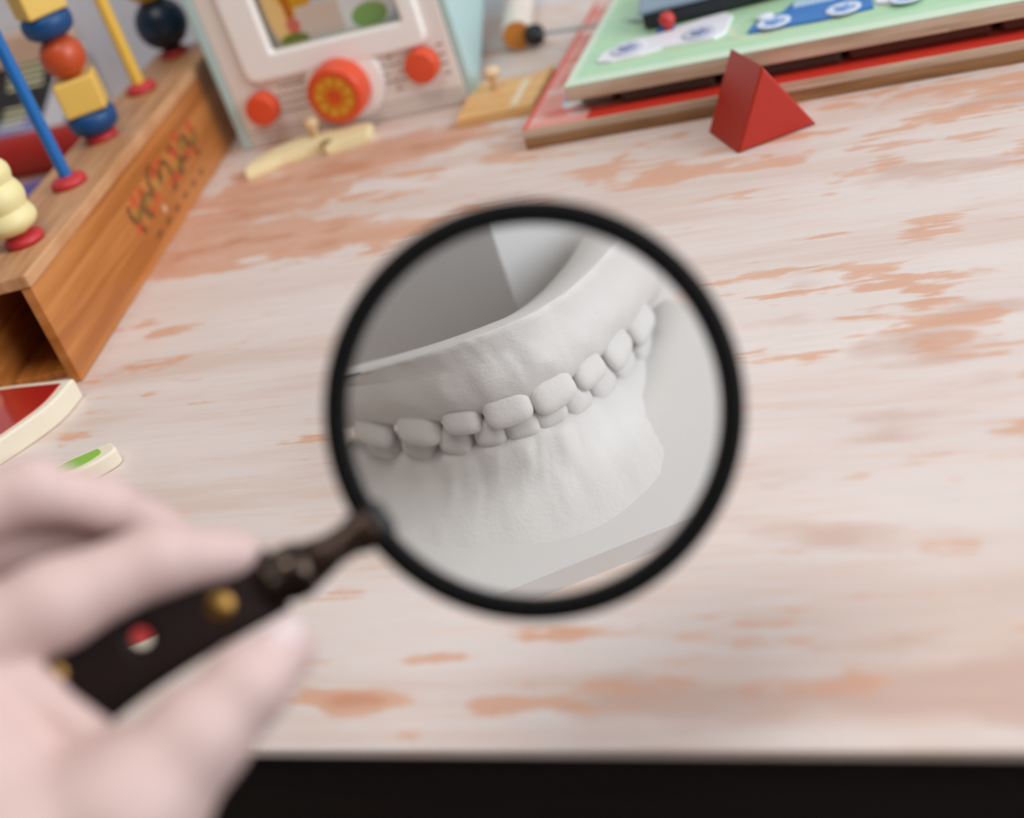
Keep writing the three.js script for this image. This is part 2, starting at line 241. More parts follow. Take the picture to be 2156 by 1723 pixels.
// ---------------------------------------------------------------- toy television
{
  const t = thing('toy_television', 'cream and pale teal toy television with three orange-red knobs', 'toy', [-0.529, 0, -0.847], 3.1 * rad);
  const cream = std('#eee7e1', 0.5), white = std('#faf8f5', 0.4), teal = std('#b9d8d7', 0.45), knob = std('#e2502c', 0.35), grill = std('#6d5a4c', 0.7);
  const W = 0.19, H = 0.2;
  // front panel with the screen opening, as four boards
  const fp = (x0, x1, y0, y1, z0, z1, m, name) => part(name, rbox(x1 - x0, y1 - y0, z1 - z0, Math.min(0.002, (z1 - z0) / 2.2)), m, t, [(x0 + x1) / 2, (y0 + y1) / 2, (z0 + z1) / 2]);
  fp(0.007, 0.188, 0.0, 0.058, -0.014, 0, cream, 'front_panel'); fp(0.007, 0.032, 0.056, H, -0.014, 0, cream, 'front_panel'); fp(0.167, 0.188, 0.056, H, -0.014, 0, cream, 'front_panel'); fp(0.03, 0.169, 0.175, H, -0.014, 0, cream, 'front_panel');
  // white raised surround
  const fr = new THREE.Shape(); const rr = (s, x0, y0, x1, y1, r) => { s.moveTo(x0 + r, y0); s.lineTo(x1 - r, y0); s.quadraticCurveTo(x1, y0, x1, y0 + r); s.lineTo(x1, y1 - r); s.quadraticCurveTo(x1, y1, x1 - r, y1); s.lineTo(x0 + r, y1); s.quadraticCurveTo(x0, y1, x0, y1 - r); s.lineTo(x0, y0 + r); s.quadraticCurveTo(x0, y0, x0 + r, y0); };
  rr(fr, 0.029, 0.052, 0.17, 0.182, 0.008); const hole = new THREE.Path(); rr(hole, 0.051, 0.067, 0.161, 0.172, 0.005); fr.holes.push(hole);
  part('screen_surround', new THREE.ExtrudeGeometry(fr, { depth: 0.004, bevelThickness: 0.0025, bevelSize: 0.0025, bevelSegments: 3, curveSegments: 10 }), white, t, [0, 0, -0.002]);
  const lining = std('#4b4436', 0.7);
  fp(0.047, 0.051, 0.064, 0.175, -0.012, -0.0015, lining, 'screen_lining'); fp(0.161, 0.165, 0.064, 0.175, -0.012, -0.0015, lining, 'screen_lining');
  // picture: a plain garden scene in soft colours
  const pic = canvasTexture(512, 480, (c, w, h) => {
    c.fillStyle = '#b9c6cf'; c.fillRect(0, 0, w, h); c.fillStyle = '#a99f92'; c.fillRect(0, 0, 70, h);
    c.fillStyle = '#5f5a44'; c.beginPath(); c.moveTo(390, 0); c.lineTo(w, 0); c.lineTo(w, h - 60); c.lineTo(470, 400); c.lineTo(430, 250); c.fill();
    c.fillStyle = '#d8dcdc'; c.beginPath(); c.ellipse(340, 395, 130, 70, 0, 0, 7); c.fill();
    c.fillStyle = '#e4be7c'; c.beginPath(); c.ellipse(80, 300, 48, 150, 0.1, 0, 7); c.fill();
    c.fillStyle = '#c99418'; c.beginPath(); c.moveTo(70, 200); c.quadraticCurveTo(140, 120, 220, 330); c.lineTo(130, 380); c.quadraticCurveTo(60, 320, 70, 200); c.fill();
    c.fillStyle = '#b0641c'; c.fillRect(96, 280, 26, 130);
    c.fillStyle = '#cdbcae'; c.fillRect(130, 352, 150, 100);
    c.fillStyle = '#c96a58'; c.beginPath(); c.ellipse(110, 405, 24, 26, 0, 0, 7); c.fill();
    c.fillStyle = '#6d7a2c'; c.beginPath(); c.ellipse(100, 450, 50, 24, 0, 0, 7); c.fill();
    c.fillStyle = '#7fa860'; c.beginPath(); c.ellipse(370, 425, 62, 38, -0.1, 0, 7); c.fill();
    c.fillStyle = '#b9a4bd'; c.beginPath(); c.ellipse(440, 360, 24, 16, 0, 0, 7); c.fill();
    c.fillStyle = '#dcd6bd'; for (let k = 0; k < 9; k++) c.fillRect(230 + (k * 37) % 46, 220 + k * 12, 16, 9);
    c.fillStyle = '#c9c4a4'; c.fillRect(0, 458, w, 22);
  });
  part('screen_picture', uvUnit(new THREE.BoxGeometry(0.118, 0.112, 0.002)), new THREE.MeshStandardMaterial({ map: pic, roughness: 0.35 }), t, [0.106, 0.12, -0.011]);
  function uvUnit(g) { return g; }
  // pale teal shell tapering to the back
  const A = [[-0.001, 0], [0.191, 0], [0.191, H + 0.004], [-0.001, H + 0.004]], B = [[0.016, 0.03], [0.174, 0.03], [0.174, H - 0.01], [0.016, H - 0.01]];
  const pts = [...A.map(([x, y]) => new THREE.Vector3(x, y, -0.004)), ...A.map(([x, y]) => new THREE.Vector3(x, y, -0.018)), ...B.map(([x, y]) => new THREE.Vector3(x, y, -0.155))];
  const lip = (x, y, w, h) => part('shell_rim', rbox(w, h, 0.016, 0.002), teal, t, [x, y, -0.008]);
  lip(0.003, H / 2, 0.008, H); lip(0.1915, H / 2, 0.007, H); lip(0.0975, H + 0.003, 0.195, 0.006);
  part('shell', toCreasedNormals(new ConvexGeometry(pts.map(p => p.clone().setZ(Math.min(p.z, -0.014)))), 0.5), teal, t);
part('foot', rbox(0.13, 0.012, 0.05, 0.002), std('#c9bdb2', 0.6), t, [0.095, 0.006, -0.06]);
  // knobs
  const kn = (r, d) => lathe([[0, d], [r * 0.8, d], [r * 0.93, d - 0.0012], [r * 0.97, d - 0.004], [r, 0.002], [r, 0], [0, 0]], 40);
  for (const [x, y] of [[0.0315, 0.031], [0.164, 0.0365]]) part('knob', kn(0.0128, 0.012), knob, t, [x, y, 0.0005], [Math.PI / 2, 0, 0]);
  part('dial_plate', lathe([[0, 0.004], [0.028, 0.004], [0.031, 0.0015], [0.031, 0], [0, 0]], 48), white, t, [0.101, 0.0365, 0], [Math.PI / 2, 0, 0]);
  const big = part('tuning_knob', kn(0.0225, 0.021), knob, t, [0.0985, 0.0335, 0.003], [Math.PI / 2, 0, 0]); big.userData.label = 'large orange knob with a golden flower ring';
  const dial = canvasTexture(256, 256, (c) => {
    c.fillStyle = '#d2491f'; c.fillRect(0, 0, 256, 256); c.translate(128, 128);
    c.fillStyle = '#c87a14'; c.beginPath(); c.arc(0, 0, 112, 0, 7); c.fill();
    c.fillStyle = '#dba032'; for (let k = 0; k < 9; k++) { c.save(); c.rotate(k * 2 * Math.PI / 9); c.beginPath(); c.arc(0, -84, 17, 0, 7); c.fill(); c.restore(); }
    c.fillStyle = '#cf4a18'; c.beginPath(); c.arc(0, 0, 42, 0, 7); c.fill();
  });
  part('knob_face', new THREE.CircleGeometry(0.0178, 40), new THREE.MeshStandardMaterial({ map: dial, roughness: 0.4 }), big, [0, 0.0213, 0], [-Math.PI / 2, 0, 0]);
  // grille slots and printed dashes of the lower panel
  const slot = rbox(0.0042, 0.0013, 0.0006, 0.0002, 1);
  for (let r = 0; r < 4; r++) for (let k = 0; k < 6; k++) if (0.046 + k * 0.0058 < 0.074) part('grille_slot', slot, grill, t, [0.047 + k * 0.0056 + (r % 2) * 0.0022, 0.024 + r * 0.0062, 0.0002]);
  for (let r = 0; r < 5; r++) for (let k = 0; k < 3; k++) if ((r + 2 * k) % 4) part('grille_slot', slot, grill, t, [0.1335 + k * 0.0062, 0.022 + r * 0.006, 0.0002]);
  for (let r = 0; r < 4; r++) part('grille_slot', slot, grill, t, [0.1795, 0.026 + r * 0.007, 0.0002]);
  for (let k = 0; k < 3; k++) part('grille_rib', rbox(0.179, 0.0012, 0.0012, 0.0004, 1), std('#cfc2b7', 0.6), t, [0.0975, 0.004 + k * 0.0046, 0.0005]);
}

// ---------------------------------------------------------------- puzzle boards
const ply = woodMaterial([176, 148, 122], [206, 182, 160], 0.6, 20), plyDark = woodMaterial([126, 86, 50], [158, 116, 76], 0.6, 20);
{
  const t = thing('puzzle_board', 'thick wooden puzzle tray with red and pink printed border, under the green one', 'puzzle', [-0.269, 0, -0.746]);
  const W = 0.5, D = 0.25;
  part('plywood_layer', uvMetres(rbox(W, 0.007, D, 0.001), 'x', 'y'), plyDark, t, [W / 2, 0.0035, -D / 2]);
  part('plywood_layer', uvMetres(rbox(W, 0.0062, D, 0.001), 'x', 'y'), ply, t, [W / 2, 0.0101, -D / 2]);
  const print = canvasTexture(1024, 512, (c, w, h) => {
    c.fillStyle = '#e79a8c'; c.fillRect(0, 0, w, h);
    for (let k = 0; k < 260; k++) { const x = rnd() * w, y = rnd() * h, q = rnd(); c.globalAlpha = 0.55; c.fillStyle = q < 0.4 ? '#de6a58' : q < 0.7 ? '#f0c3b8' : '#ecdedd'; c.beginPath(); c.ellipse(x, y, 6 + 26 * rnd(), 4 + 12 * rnd(), 0, 0, 7); c.fill(); }
    c.globalAlpha = 1; c.fillStyle = '#d7392a'; c.fillRect(90, h - 34, w, 34); c.fillStyle = '#e2523f'; c.fillRect(0, 0, 8, h);
    for (let k = 0; k < 60; k++) { c.fillStyle = ['#e9edf0', '#d9e3ea', '#8fa3cf', '#f3efee', '#eef1f1'][k % 5]; c.globalAlpha = 0.9; c.beginPath(); c.ellipse(46 + 20 * rnd(), rnd() * (h - 40), 8 + 10 * rnd(), 6 + 9 * rnd(), 1, 0, 7); c.fill(); }
    c.globalAlpha = 1; c.fillStyle = '#a9c99a'; c.fillRect(80, 0, 60, 130);
  });
  const top = rbox(W - 0.001, 0.0008, D - 0.001, 0.0003, 1); { const p = top.attributes.position, uv = top.attributes.uv; for (let i = 0; i < p.count; i++) uv.setXY(i, p.getX(i) / W + 0.5, 0.5 - p.getZ(i) / D); }
  part('printed_top', top, new THREE.MeshStandardMaterial({ map: print, roughness: 0.45 }), t, [W / 2, 0.0136, -D / 2]);
  const pieceMat = std('#8d9384', 0.6);
  const gapShadeDark = std('#4a463c', 0.7), gapShadeBrown = std('#5c3426', 0.7);  // filler pieces: the shade of the gap is put into their colour
  for (const [x, z, w, d, m] of [[0.048, -0.032, 0.022, 0.02, pieceMat], [0.048, -0.15, 0.03, 0.03, pieceMat], [0.095, -0.046, 0.06, 0.064, gapShadeDark], [0.165, -0.046, 0.072, 0.064, gapShadeDark], [0.245, -0.046, 0.08, 0.064, gapShadeBrown], [0.335, -0.046, 0.09, 0.064, gapShadeBrown], [0.43, -0.046, 0.09, 0.064, gapShadeBrown]]) part('puzzle_or_gap_shade_piece', rbox(w, 0.0095, d, 0.003), m, t, [x, 0.0187, z]);
}
{
  const t = thing('puzzle_board', 'pale green car puzzle board lying on the red-bordered tray', 'puzzle', [-0.2365, 0.0235, -0.754], -0.5 * rad);
  const W = 0.46, D = 0.235, h = 0.0105;
  part('plywood', uvMetres(rbox(W, h - 0.001, D, 0.001), 'x', 'y'), ply, t, [W / 2, (h - 0.001) / 2, -D / 2]);
  const print = canvasTexture(1024, 512, (c, w, h2) => {
    c.fillStyle = '#b6dcb4'; c.fillRect(0, 0, w, h2);
    for (let k = 0; k < 300; k++) { c.globalAlpha = 0.35; c.fillStyle = ['#a4d4a8', '#c3e0bd', '#aad9b8', '#c9d9a4'][k % 4]; c.beginPath(); c.ellipse(rnd() * w, rnd() * h2, 20 + 50 * rnd(), 4 + 9 * rnd(), 0, 0, 7); c.fill(); }
    c.globalAlpha = 1; c.fillStyle = '#d2e6cd'; c.fillRect(0, h2 - 22, w, 22); c.fillRect(0, 0, 12, h2);
    c.fillStyle = '#c2c79a'; c.fillRect(60, h2 - 64, 320, 5); c.fillRect(500, h2 - 60, 200, 6);
    c.strokeStyle = '#d8dcc0'; c.lineWidth = 6; c.beginPath(); c.arc(270, h2 - 100, 44, 1, 4.2); c.stroke();
  });
  const top = rbox(W, 0.001, D, 0.0004, 1); { const p = top.attributes.position, uv = top.attributes.uv; for (let i = 0; i < p.count; i++) uv.setXY(i, p.getX(i) / W + 0.5, 0.5 - p.getZ(i) / D); }
  part('printed_top', top, new THREE.MeshStandardMaterial({ map: print, roughness: 0.4 }), t, [W / 2, h - 0.0005, -D / 2]);
  // car-shaped pieces let into the board, a little proud; outline in (x, depth behind the front edge)
  function car(body, mat, wheels, more) {
    const s = new THREE.Shape(body.map(([x, y]) => new THREE.Vector2(x, y)));
    const b = part('car_piece', new THREE.ExtrudeGeometry(s, { depth: 0.0012, bevelThickness: 0.0006, bevelSize: 0.0006, bevelSegments: 2 }), mat, t, [0, h, 0], [-Math.PI / 2, 0, 0]);
    for (const [x, y, r] of wheels) {
      const wl = part('wheel', lathe([[0, 0.0004], [r * 0.62, 0.0004], [r * 0.7, 0.0012], [r, 0.001], [r, 0], [0, 0]], 32), more.wheel, b, [x, y, 0.0018], [Math.PI / 2, 0, 0]);
      part('hub', lathe([[0, 0.0012], [r * 0.34, 0.0011], [r * 0.4, 0], [0, 0]], 24), more.hub, wl);
      for (let k = 0; k < 5; k++) { const a = k * 1.2566; part('spoke', rbox(r * 0.5, 0.0008, r * 0.16, 0.0002, 1), more.hub, wl, [Math.cos(a) * r * 0.45, 0.0007, -Math.sin(a) * r * 0.45], [0, a, 0]); }
    }
    return b;
  }
  const carWhite = std('#eceaf0', 0.4), carBlue = std('#2f77c2', 0.35), wheelGrey = std('#c7cad9', 0.4), hubDark = std('#7c86ad', 0.45), wheelBlue = std('#d4def0', 0.4), hubBlue = std('#6d98d6', 0.4);
  const wc = car([[0.016, 0.032], [0.018, 0.046], [0.027, 0.057], [0.040, 0.060], [0.052, 0.062], [0.060, 0.068], [0.068, 0.070], [0.080, 0.076], [0.094, 0.079], [0.099, 0.070], [0.098, 0.042], [0.092, 0.034], [0.058, 0.036], [0.045, 0.030], [0.026, 0.028]], carWhite, [[0.034, 0.043, 0.0105], [0.081, 0.046, 0.0105]], { wheel: wheelGrey, hub: hubDark }); wc.userData.label = 'white racing car';
  part('cockpit', rbox(0.012, 0.009, 0.001, 0.0004, 1), std('#3f6fb8', 0.4), wc, [0.056, 0.068, 0.0022]);
  const kb = part('peg', lathe([[0, 0.012], [0.0035, 0.0115], [0.0055, 0.008], [0.005, 0.005], [0.003, 0.0025], [0.0028, 0], [0, 0]], 28), std('#c23330', 0.35), wc, [0.0585, 0.066, 0.0015], [Math.PI / 2, 0, 0]); kb.userData.label = 'red peg knob';
  const bc = car([[0.114, 0.032], [0.116, 0.044], [0.124, 0.052], [0.133, 0.056], [0.138, 0.070], [0.152, 0.074], [0.166, 0.072], [0.172, 0.056], [0.186, 0.052], [0.188, 0.034], [0.16, 0.030]], carBlue, [[0.129, 0.038, 0.0105], [0.171, 0.038, 0.0105]], { wheel: wheelBlue, hub: hubBlue }); bc.userData.label = 'blue car';
  part('windscreen', rbox(0.026, 0.011, 0.001, 0.0004, 1), std('#b8d2ea', 0.3), bc, [0.152, 0.064, 0.0022]);
  part('headlamp', lathe([[0, 0.002], [0.005, 0.0015], [0.006, 0], [0, 0]], 24), std('#e6edf5', 0.3), bc, [0.122, 0.054, 0.0012], [Math.PI / 2, 0, 0]);
  const w2 = car([[0.19, 0.040], [0.188, 0.07], [0.2, 0.084], [0.255, 0.08], [0.262, 0.04], [0.25, 0.034], [0.2, 0.034]], carWhite, [[0.208, 0.036, 0.0105], [0.245, 0.037, 0.0105]], { wheel: wheelBlue, hub: hubBlue }); w2.userData.label = 'white car with blue wheels';
}
{ // slate-blue tin lying on the green board
  const t = thing('flat_tin', 'slate-blue flat tin lying on the green puzzle board', 'tin', [-0.182, 0.0355, -0.852], 8 * rad);
  t.position.set(-0.1945, 0.0362, -0.826);
  part('tin_body', rbox(0.15, 0.010, 0.08, 0.0015), std('#20262a', 0.5), t, [0.075, 0.005, -0.042]);
  part('tin_lid', rbox(0.154, 0.003, 0.084, 0.001), std('#8094a4', 0.4), t, [0.075, 0.0115, -0.042]);
}
{ // triangular block
  const t = thing('triangular_block', 'glossy red triangular wooden block standing before the puzzle boards', 'toy block', [-0.103, 0, -0.695], 29 * rad);
  const s = new THREE.Shape(); s.moveTo(-0.0222, 0.0018); s.lineTo(0.0222, 0.0018); s.lineTo(-0.001, 0.0418); s.closePath();
  const g = new THREE.ExtrudeGeometry(s, { depth: 0.0424, bevelThickness: 0.0018, bevelSize: 0.0018, bevelSegments: 4 }); g.translate(0, 0, -0.0452);
  part('block_body', g, new THREE.MeshPhysicalMaterial({ color: '#b01c04', roughness: 0.45, clearcoat: 0.3, clearcoatRoughness: 0.25 }), t);
}
{ // orange plate with knob
  const t = thing('knobbed_plate', 'light orange wooden plate with bead knob beside the toy television', 'toy', [-0.338, 0, -0.81], 2 * rad);
  const m = woodMaterial([222, 168, 100], [236, 190, 128], 0.5, 14);
  const s = new THREE.Shape(); s.moveTo(0.003, 0); s.lineTo(0.058, 0); s.lineTo(0.060, 0.072); s.quadraticCurveTo(0.045, 0.052, 0.028, 0.062); s.lineTo(0.0, 0.068); s.closePath();
  const g = new THREE.ExtrudeGeometry(s, { depth: 0.005, bevelThickness: 0.001, bevelSize: 0.001, bevelSegments: 2, curveSegments: 10 }); g.rotateX(-Math.PI / 2); g.translate(0, 0.001, 0);
  part('plate_body', uvMetres(g, 'x', 'z'), m, t);
  part('pale_stripe', rbox(0.006, 0.0006, 0.05, 0.0002, 1), std('#ead6b4', 0.5), t, [0.044, 0.0071, -0.028]);
  part('knob', lathe([[0, 0.017], [0.004, 0.0165], [0.0065, 0.0135], [0.0065, 0.0115], [0.004, 0.009], [0.0028, 0.007], [0.0032, 0], [0, 0]], 28), std('#e6c6a4', 0.5), t, [0.022, 0.007, -0.045]);
}
{ // pale yellow piece
  const t = thing('knobbed_plate', 'pale yellow arched wooden piece lying before the toy television', 'toy', [-0.452, 0, -0.812], 0);
  const s = new THREE.Shape(); const q = [[-0.043, -0.028], [-0.046, -0.016], [-0.033, 0.006], [-0.018, 0.020], [0.004, 0.024], [0.026, 0.026], [0.041, 0.020], [0.043, 0.002], [0.024, -0.004], [0.015, -0.008], [0.008, -0.001], [-0.004, -0.004], [-0.022, -0.012]];
  s.setFromPoints(q.map(([x, y]) => new THREE.Vector2(x, y)));
  const g = new THREE.ExtrudeGeometry(s, { depth: 0.006, bevelThickness: 0.001, bevelSize: 0.001, bevelSegments: 2 }); g.rotateX(-Math.PI / 2); g.translate(0, 0.001, 0);
  part('piece_body', g, std('#efe2b2', 0.55), t);
  part('knob', lathe([[0, 0.015], [0.0035, 0.0145], [0.006, 0.0115], [0.0055, 0.009], [0.0028, 0.006], [0.0028, 0], [0, 0]], 28), std('#d9b98e', 0.5), t, [-0.002, 0.008, -0.014]);
  part('dark_notch_disc', lathe([[0, 0.002], [0.004, 0.002], [0.004, 0], [0, 0]], 20), std('#8a7233', 0.7), t, [0.014, 0.0072, 0.004]);  // raised darker disc laid on the piece in place of a cut
}
{ // wooden dowel lying towards the back
  const t = thing('wooden_dowel', 'pale thick wooden dowel with an orange cut end behind the plate', 'toy', [-0.325, 0.0125, -0.955], 13 * rad);
  const b = lathe([[0, 0], [0.0115, 0], [0.0125, 0.001], [0.0125, 0.112], [0, 0.112]], 40);
  part('dowel_body', b, woodMaterial([228, 212, 196], [238, 226, 212], 0.5, 10), t, [0, 0, 0], [-Math.PI / 2, 0, 0]);
  part('cut_end', lathe([[0, 0.0006], [0.0108, 0.0006], [0.0112, 0], [0, 0]], 36), std('#c97b2c', 0.6), t, [0, 0, 0.0003], [Math.PI / 2, 0, 0]);
}
{ // mallet: thin steel rod with a black rubber disc
  const a = new THREE.Vector3(-0.3105, 0.0105, -0.954), b = new THREE.Vector3(-0.195, 0.0385, -0.845), d = b.clone().sub(a), L = d.length();
  const t = thing('toy_mallet', 'thin steel rod with black rubber disc end leaning on the puzzles', 'mallet', a.toArray());
  t.quaternion.setFromUnitVectors(new THREE.Vector3(0, 1, 0), d.clone().normalize());
  part('rod', new THREE.CylinderGeometry(0.0014, 0.0014, L, 14), std('#b9b9bd', 0.3, { metalness: 0.9 }), t, [0, L / 2, 0]);
  part('rubber_disc', lathe([[0, -0.004], [0.006, -0.004], [0.0085, -0.002], [0.0085, 0.002], [0.006, 0.004], [0, 0.004]], 32), std('#121214', 0.6), t);
}
// painted cream pieces on the left
function paintedPiece(pts, mat, label, pos, turn, hh, extra) {
  const t = thing('painted_puzzle_piece', label, 'toy', pos, turn);
  const s = new THREE.Shape(); s.moveTo(...pts[0]); s.splineThru(pts.slice(1).map(p => new THREE.Vector2(...p))); s.closePath();
  const g = new THREE.ExtrudeGeometry(s, { depth: hh - 0.003, bevelThickness: 0.0015, bevelSize: 0.0015, bevelSegments: 3, curveSegments: 40 }); g.rotateX(-Math.PI / 2); g.translate(0, 0.0015, 0);
  part('wood_body', g, std('#eadfc8', 0.55), t);
  const c = pts.reduce((a, p) => [a[0] + p[0] / pts.length, a[1] + p[1] / pts.length], [0, 0]);
  const k = extra?.shrink ?? 0.84, s2 = new THREE.Shape(); const q = pts.map(p => [c[0] + (p[0] - c[0]) * k, c[1] + (p[1] - c[1]) * k]); s2.moveTo(...q[0]); s2.splineThru(q.slice(1).map(p => new THREE.Vector2(...p))); s2.closePath();
  const g2 = new THREE.ExtrudeGeometry(s2, { depth: 0.0006, bevelEnabled: false, curveSegments: 40 }); g2.rotateX(-Math.PI / 2); g2.translate(0, hh, 0);
  part('painted_face', g2, mat, t);
  return t;
}
{
  const red = new THREE.MeshPhysicalMaterial({ color: '#b3241f', roughness: 0.25, clearcoat: 0.7, clearcoatRoughness: 0.1 });
  const t = paintedPiece([[0.038, 0.012], [0.036, -0.012], [0.02, -0.042], [0.004, -0.064], [-0.022, -0.056], [-0.046, -0.02], [-0.045, 0.014], [0, 0.016]], red, 'cream wooden piece with glossy red face at the box end', [-0.509, 0, -0.484], 4 * rad, 0.013, { shrink: 0.9 });
  for (const [x, z] of [[-0.016, -0.012], [-0.005, 0.018]]) part('bead_knob', new THREE.SphereGeometry(0.006, 24, 16), std('#e3c9ab', 0.5), t, [x, 0.019, z]);
  paintedPiece([[0.018, 0.008], [0.02, 0], [0.006, -0.006], [-0.014, -0.007], [-0.017, 0], [-0.004, 0.006]], std('#8fbf4a', 0.5), 'small cream wooden piece with a green leaf-shaped face', [-0.424, 0, -0.4215], 30 * rad, 0.009, { shrink: 0.7 });
  paintedPiece([[0.02, 0.012], [0.022, -0.008], [0.004, -0.014], [-0.02, -0.010], [-0.022, 0.010], [-0.002, 0.014]], std('#c0302c', 0.4), 'small red and white piece seen through the handle hole', [-0.3235, 0, -0.3035], 20 * rad, 0.008, { shrink: 0.62 });
}
// ---------------------------------------------------------------- things behind the bead toy
{
  const b = thing('leaning_board', 'plain peach wooden board leaning on the grey wall', 'board', [-0.868, 0, -1.066]);
  part('board_panel', uvMetres(rbox(0.15, 0.083, 0.012, 0.002), 'x', 'y'), woodMaterial([240, 200, 170], [246, 214, 190], 0.6, 10), b, [0, 0.0415, 0]);
  const cover = canvasTexture(256, 256, (c, w, h) => {
    c.fillStyle = '#121114'; c.fillRect(0, 0, w, h); c.fillStyle = '#8d90c9'; c.beginPath(); c.arc(210, 330, 150, 0, 7); c.fill(); c.fillStyle = '#c9cde6'; c.beginPath(); c.arc(235, 350, 130, 0, 7); c.fill();
    c.fillStyle = '#e8e6b8'; for (let k = 0; k < 5; k++) c.fillRect(150 + 3 * k, 14 + k * 18, 74, 9); for (let k = 0; k < 4; k++) c.fillRect(170, 150 + k * 16, 50, 8); c.fillStyle = '#e9e9ee'; for (let k = 0; k < 3; k++) c.fillRect(20, 150 + 20 * k, 40, 9);
  });
  const bk = thing('booklet', 'black booklet with pale lettering leaning behind the red roll', 'booklet', [-0.858, 0.0, -0.985], 0);
  const bg = part('cover', new THREE.BoxGeometry(0.15, 0.11, 0.004), new THREE.MeshStandardMaterial({ map: cover, roughness: 0.4 }), bk, [-0.03, 0.030, -0.036], [-1.05, 0, 0]);
  part('white_margin', new THREE.BoxGeometry(0.026, 0.11, 0.003), std('#e4e2e8', 0.5), bk, [0.058, 0.030, -0.036], [-1.05, 0, 0]);
  const patt = canvasTexture(128, 128, (c, w, h) => { c.fillStyle = '#6fa0da'; c.fillRect(0, 0, w, h); for (let k = 0; k < 40; k++) { c.fillStyle = k % 3 ? '#dfe8f3' : '#3f78c2'; c.beginPath(); c.ellipse(rnd() * w, rnd() * h, 4 + 9 * rnd(), 3 + 5 * rnd(), rnd() * 3, 0, 7); c.fill(); } });
  const cd = thing('printed_card', 'blue and white patterned card lying by the black booklet', 'card', [-0.745, 0, -0.985], 0.1);
  part('card_sheet', rbox(0.10, 0.003, 0.08, 0.001, 1), new THREE.MeshStandardMaterial({ map: patt, roughness: 0.5 }), cd, [0, 0.0015, 0]);
  const lb = thing('printed_card', 'plain light blue card lying beyond the yellow rod', 'card', [-0.70, 0, -1.02], 0.2);
  part('card_sheet', rbox(0.08, 0.003, 0.05, 0.001, 1), std('#9dbde8', 0.5), lb, [0, 0.0015, 0]);
  const roll = thing('red_roll', 'red wooden roll lying behind the box', 'toy', [-0.77, 0.018, -0.895], -0.02);
  part('roll_body', lathe([[0, -0.105], [0.015, -0.105], [0.018, -0.102], [0.018, 0.102], [0.015, 0.105], [0, 0.105]], 40), std('#b22013', 0.45), roll, [0, 0, 0], [0, 0, Math.PI / 2]);
  const yb = thing('booklet', 'purple booklet with yellow page edge under the blue rod', 'booklet', [-0.70, 0, -0.815], 0.3);
  part('pages', rbox(0.12, 0.008, 0.07, 0.001), std('#dcd08a', 0.6), yb, [0, 0.004, 0]);
  part('cover', rbox(0.122, 0.0012, 0.066, 0.0004, 1), std('#5a58a8', 0.45), yb, [0, 0.0086, -0.006]);
  part('cover_mark', rbox(0.03, 0.0006, 0.012, 0.0002, 1), std('#d9dcb8', 0.5), yb, [0.01, 0.0095, 0]);
}

// ---------------------------------------------------------------- plaster dental casts under the lens
const TAU = 18 * rad, PSI = 30 * rad, Q = new THREE.Vector3(-0.169, 0.0337, -0.3921);
const castAt = (X, Y, Z) => [0.001 * X, Math.max(0.0004, Q.y + 0.001 * (Y * Math.cos(TAU) + Z * Math.sin(TAU))), 0.001 * (Z * Math.cos(TAU) - Y * Math.sin(TAU))];
const plasterNoise = dataTexture(256, 256, (u, v) => { const q = 255 * (0.6 * fbm(u * 24, v * 24, 4) + 0.4 * fbm(u * 70, v * 70, 2)); return [q, q, q]; }, false);
plasterNoise.repeat.set(25, 25);
const plaster = new THREE.MeshStandardMaterial({ color: new THREE.Color().setRGB(0.60, 0.58, 0.555), roughness: 0.7, bumpMap: plasterNoise, bumpScale: 0.00013 });
const ARC = [], NS = 97; // arch line in the occlusal plane, by x
for (let i = 0; i < NS; i++) { const x = -50 + 100 * i / (NS - 1), z = -x * x / 42, tx = 1, tz = -2 * x / 42, l = Math.hypot(tx, tz); ARC.push({ x, z, nx: -tz / l, nz: tx / l }); }
const arcPoint = x => { const z = -x * x / 42, tz = -2 * x / 42, l = Math.hypot(1, tz); return { x, z, nx: -tz / l, nz: 1 / l, turn: Math.atan2(-tz, 1) }; };
const UP = [[6.7, 13.6, 11], [18.8, 11.8, 9.6], [29.4, 14.5, 11], [39.5, 15, 10.5]], LOW = [[4.8, 9.8, 9.4], [14.2, 9.8, 9.4], [23.6, 11.5, 9.8], [32.4, 12.5, 9.4], [40.5, 13, 9]];
const near = (x, list) => { let b = 0; for (const [c, w] of list) for (const s of [-1, 1]) { const q = (x - s * c) / (w * 0.5); if (Math.abs(q) < 1.4) b = Math.max(b, Math.exp(-q * q * 1.2)); } return b; };
function toothGeo(w, h, d) {
  const g = new THREE.SphereGeometry(1, 28, 20), p = g.attributes.position;
  for (let i = 0; i < p.count; i++) { let x = p.getX(i), y = p.getY(i), z = p.getZ(i); const e = v => Math.sign(v) * Math.abs(v) ** 0.66; x = e(x) * (1 - 0.10 * y); y = e(y); p.setXYZ(i, 0.0005 * w * x, 0.0005 * h * y, 0.0005 * d * z); }
  g.computeVertexNormals(); return uvMetres(g, 'x', 'y');
}
function addTeeth(parent, list, Y, off, lean, yMul) {
  for (const [c, w, h] of list) for (const s of [-1, 1]) {
    const a = arcPoint(s * c), n = off, P = castAt(a.x + a.nx * n, Y + (rnd() - 0.5) * 0.8, a.z + a.nz * n);
    const m = part('tooth', toothGeo(w, h, 5.6), plaster, parent, P);
    m.rotation.order = 'YXZ'; m.rotation.set(-TAU + lean, a.turn + (rnd() - 0.5) * 0.12, (rnd() - 0.5) * 0.12 * yMul);
  }
}
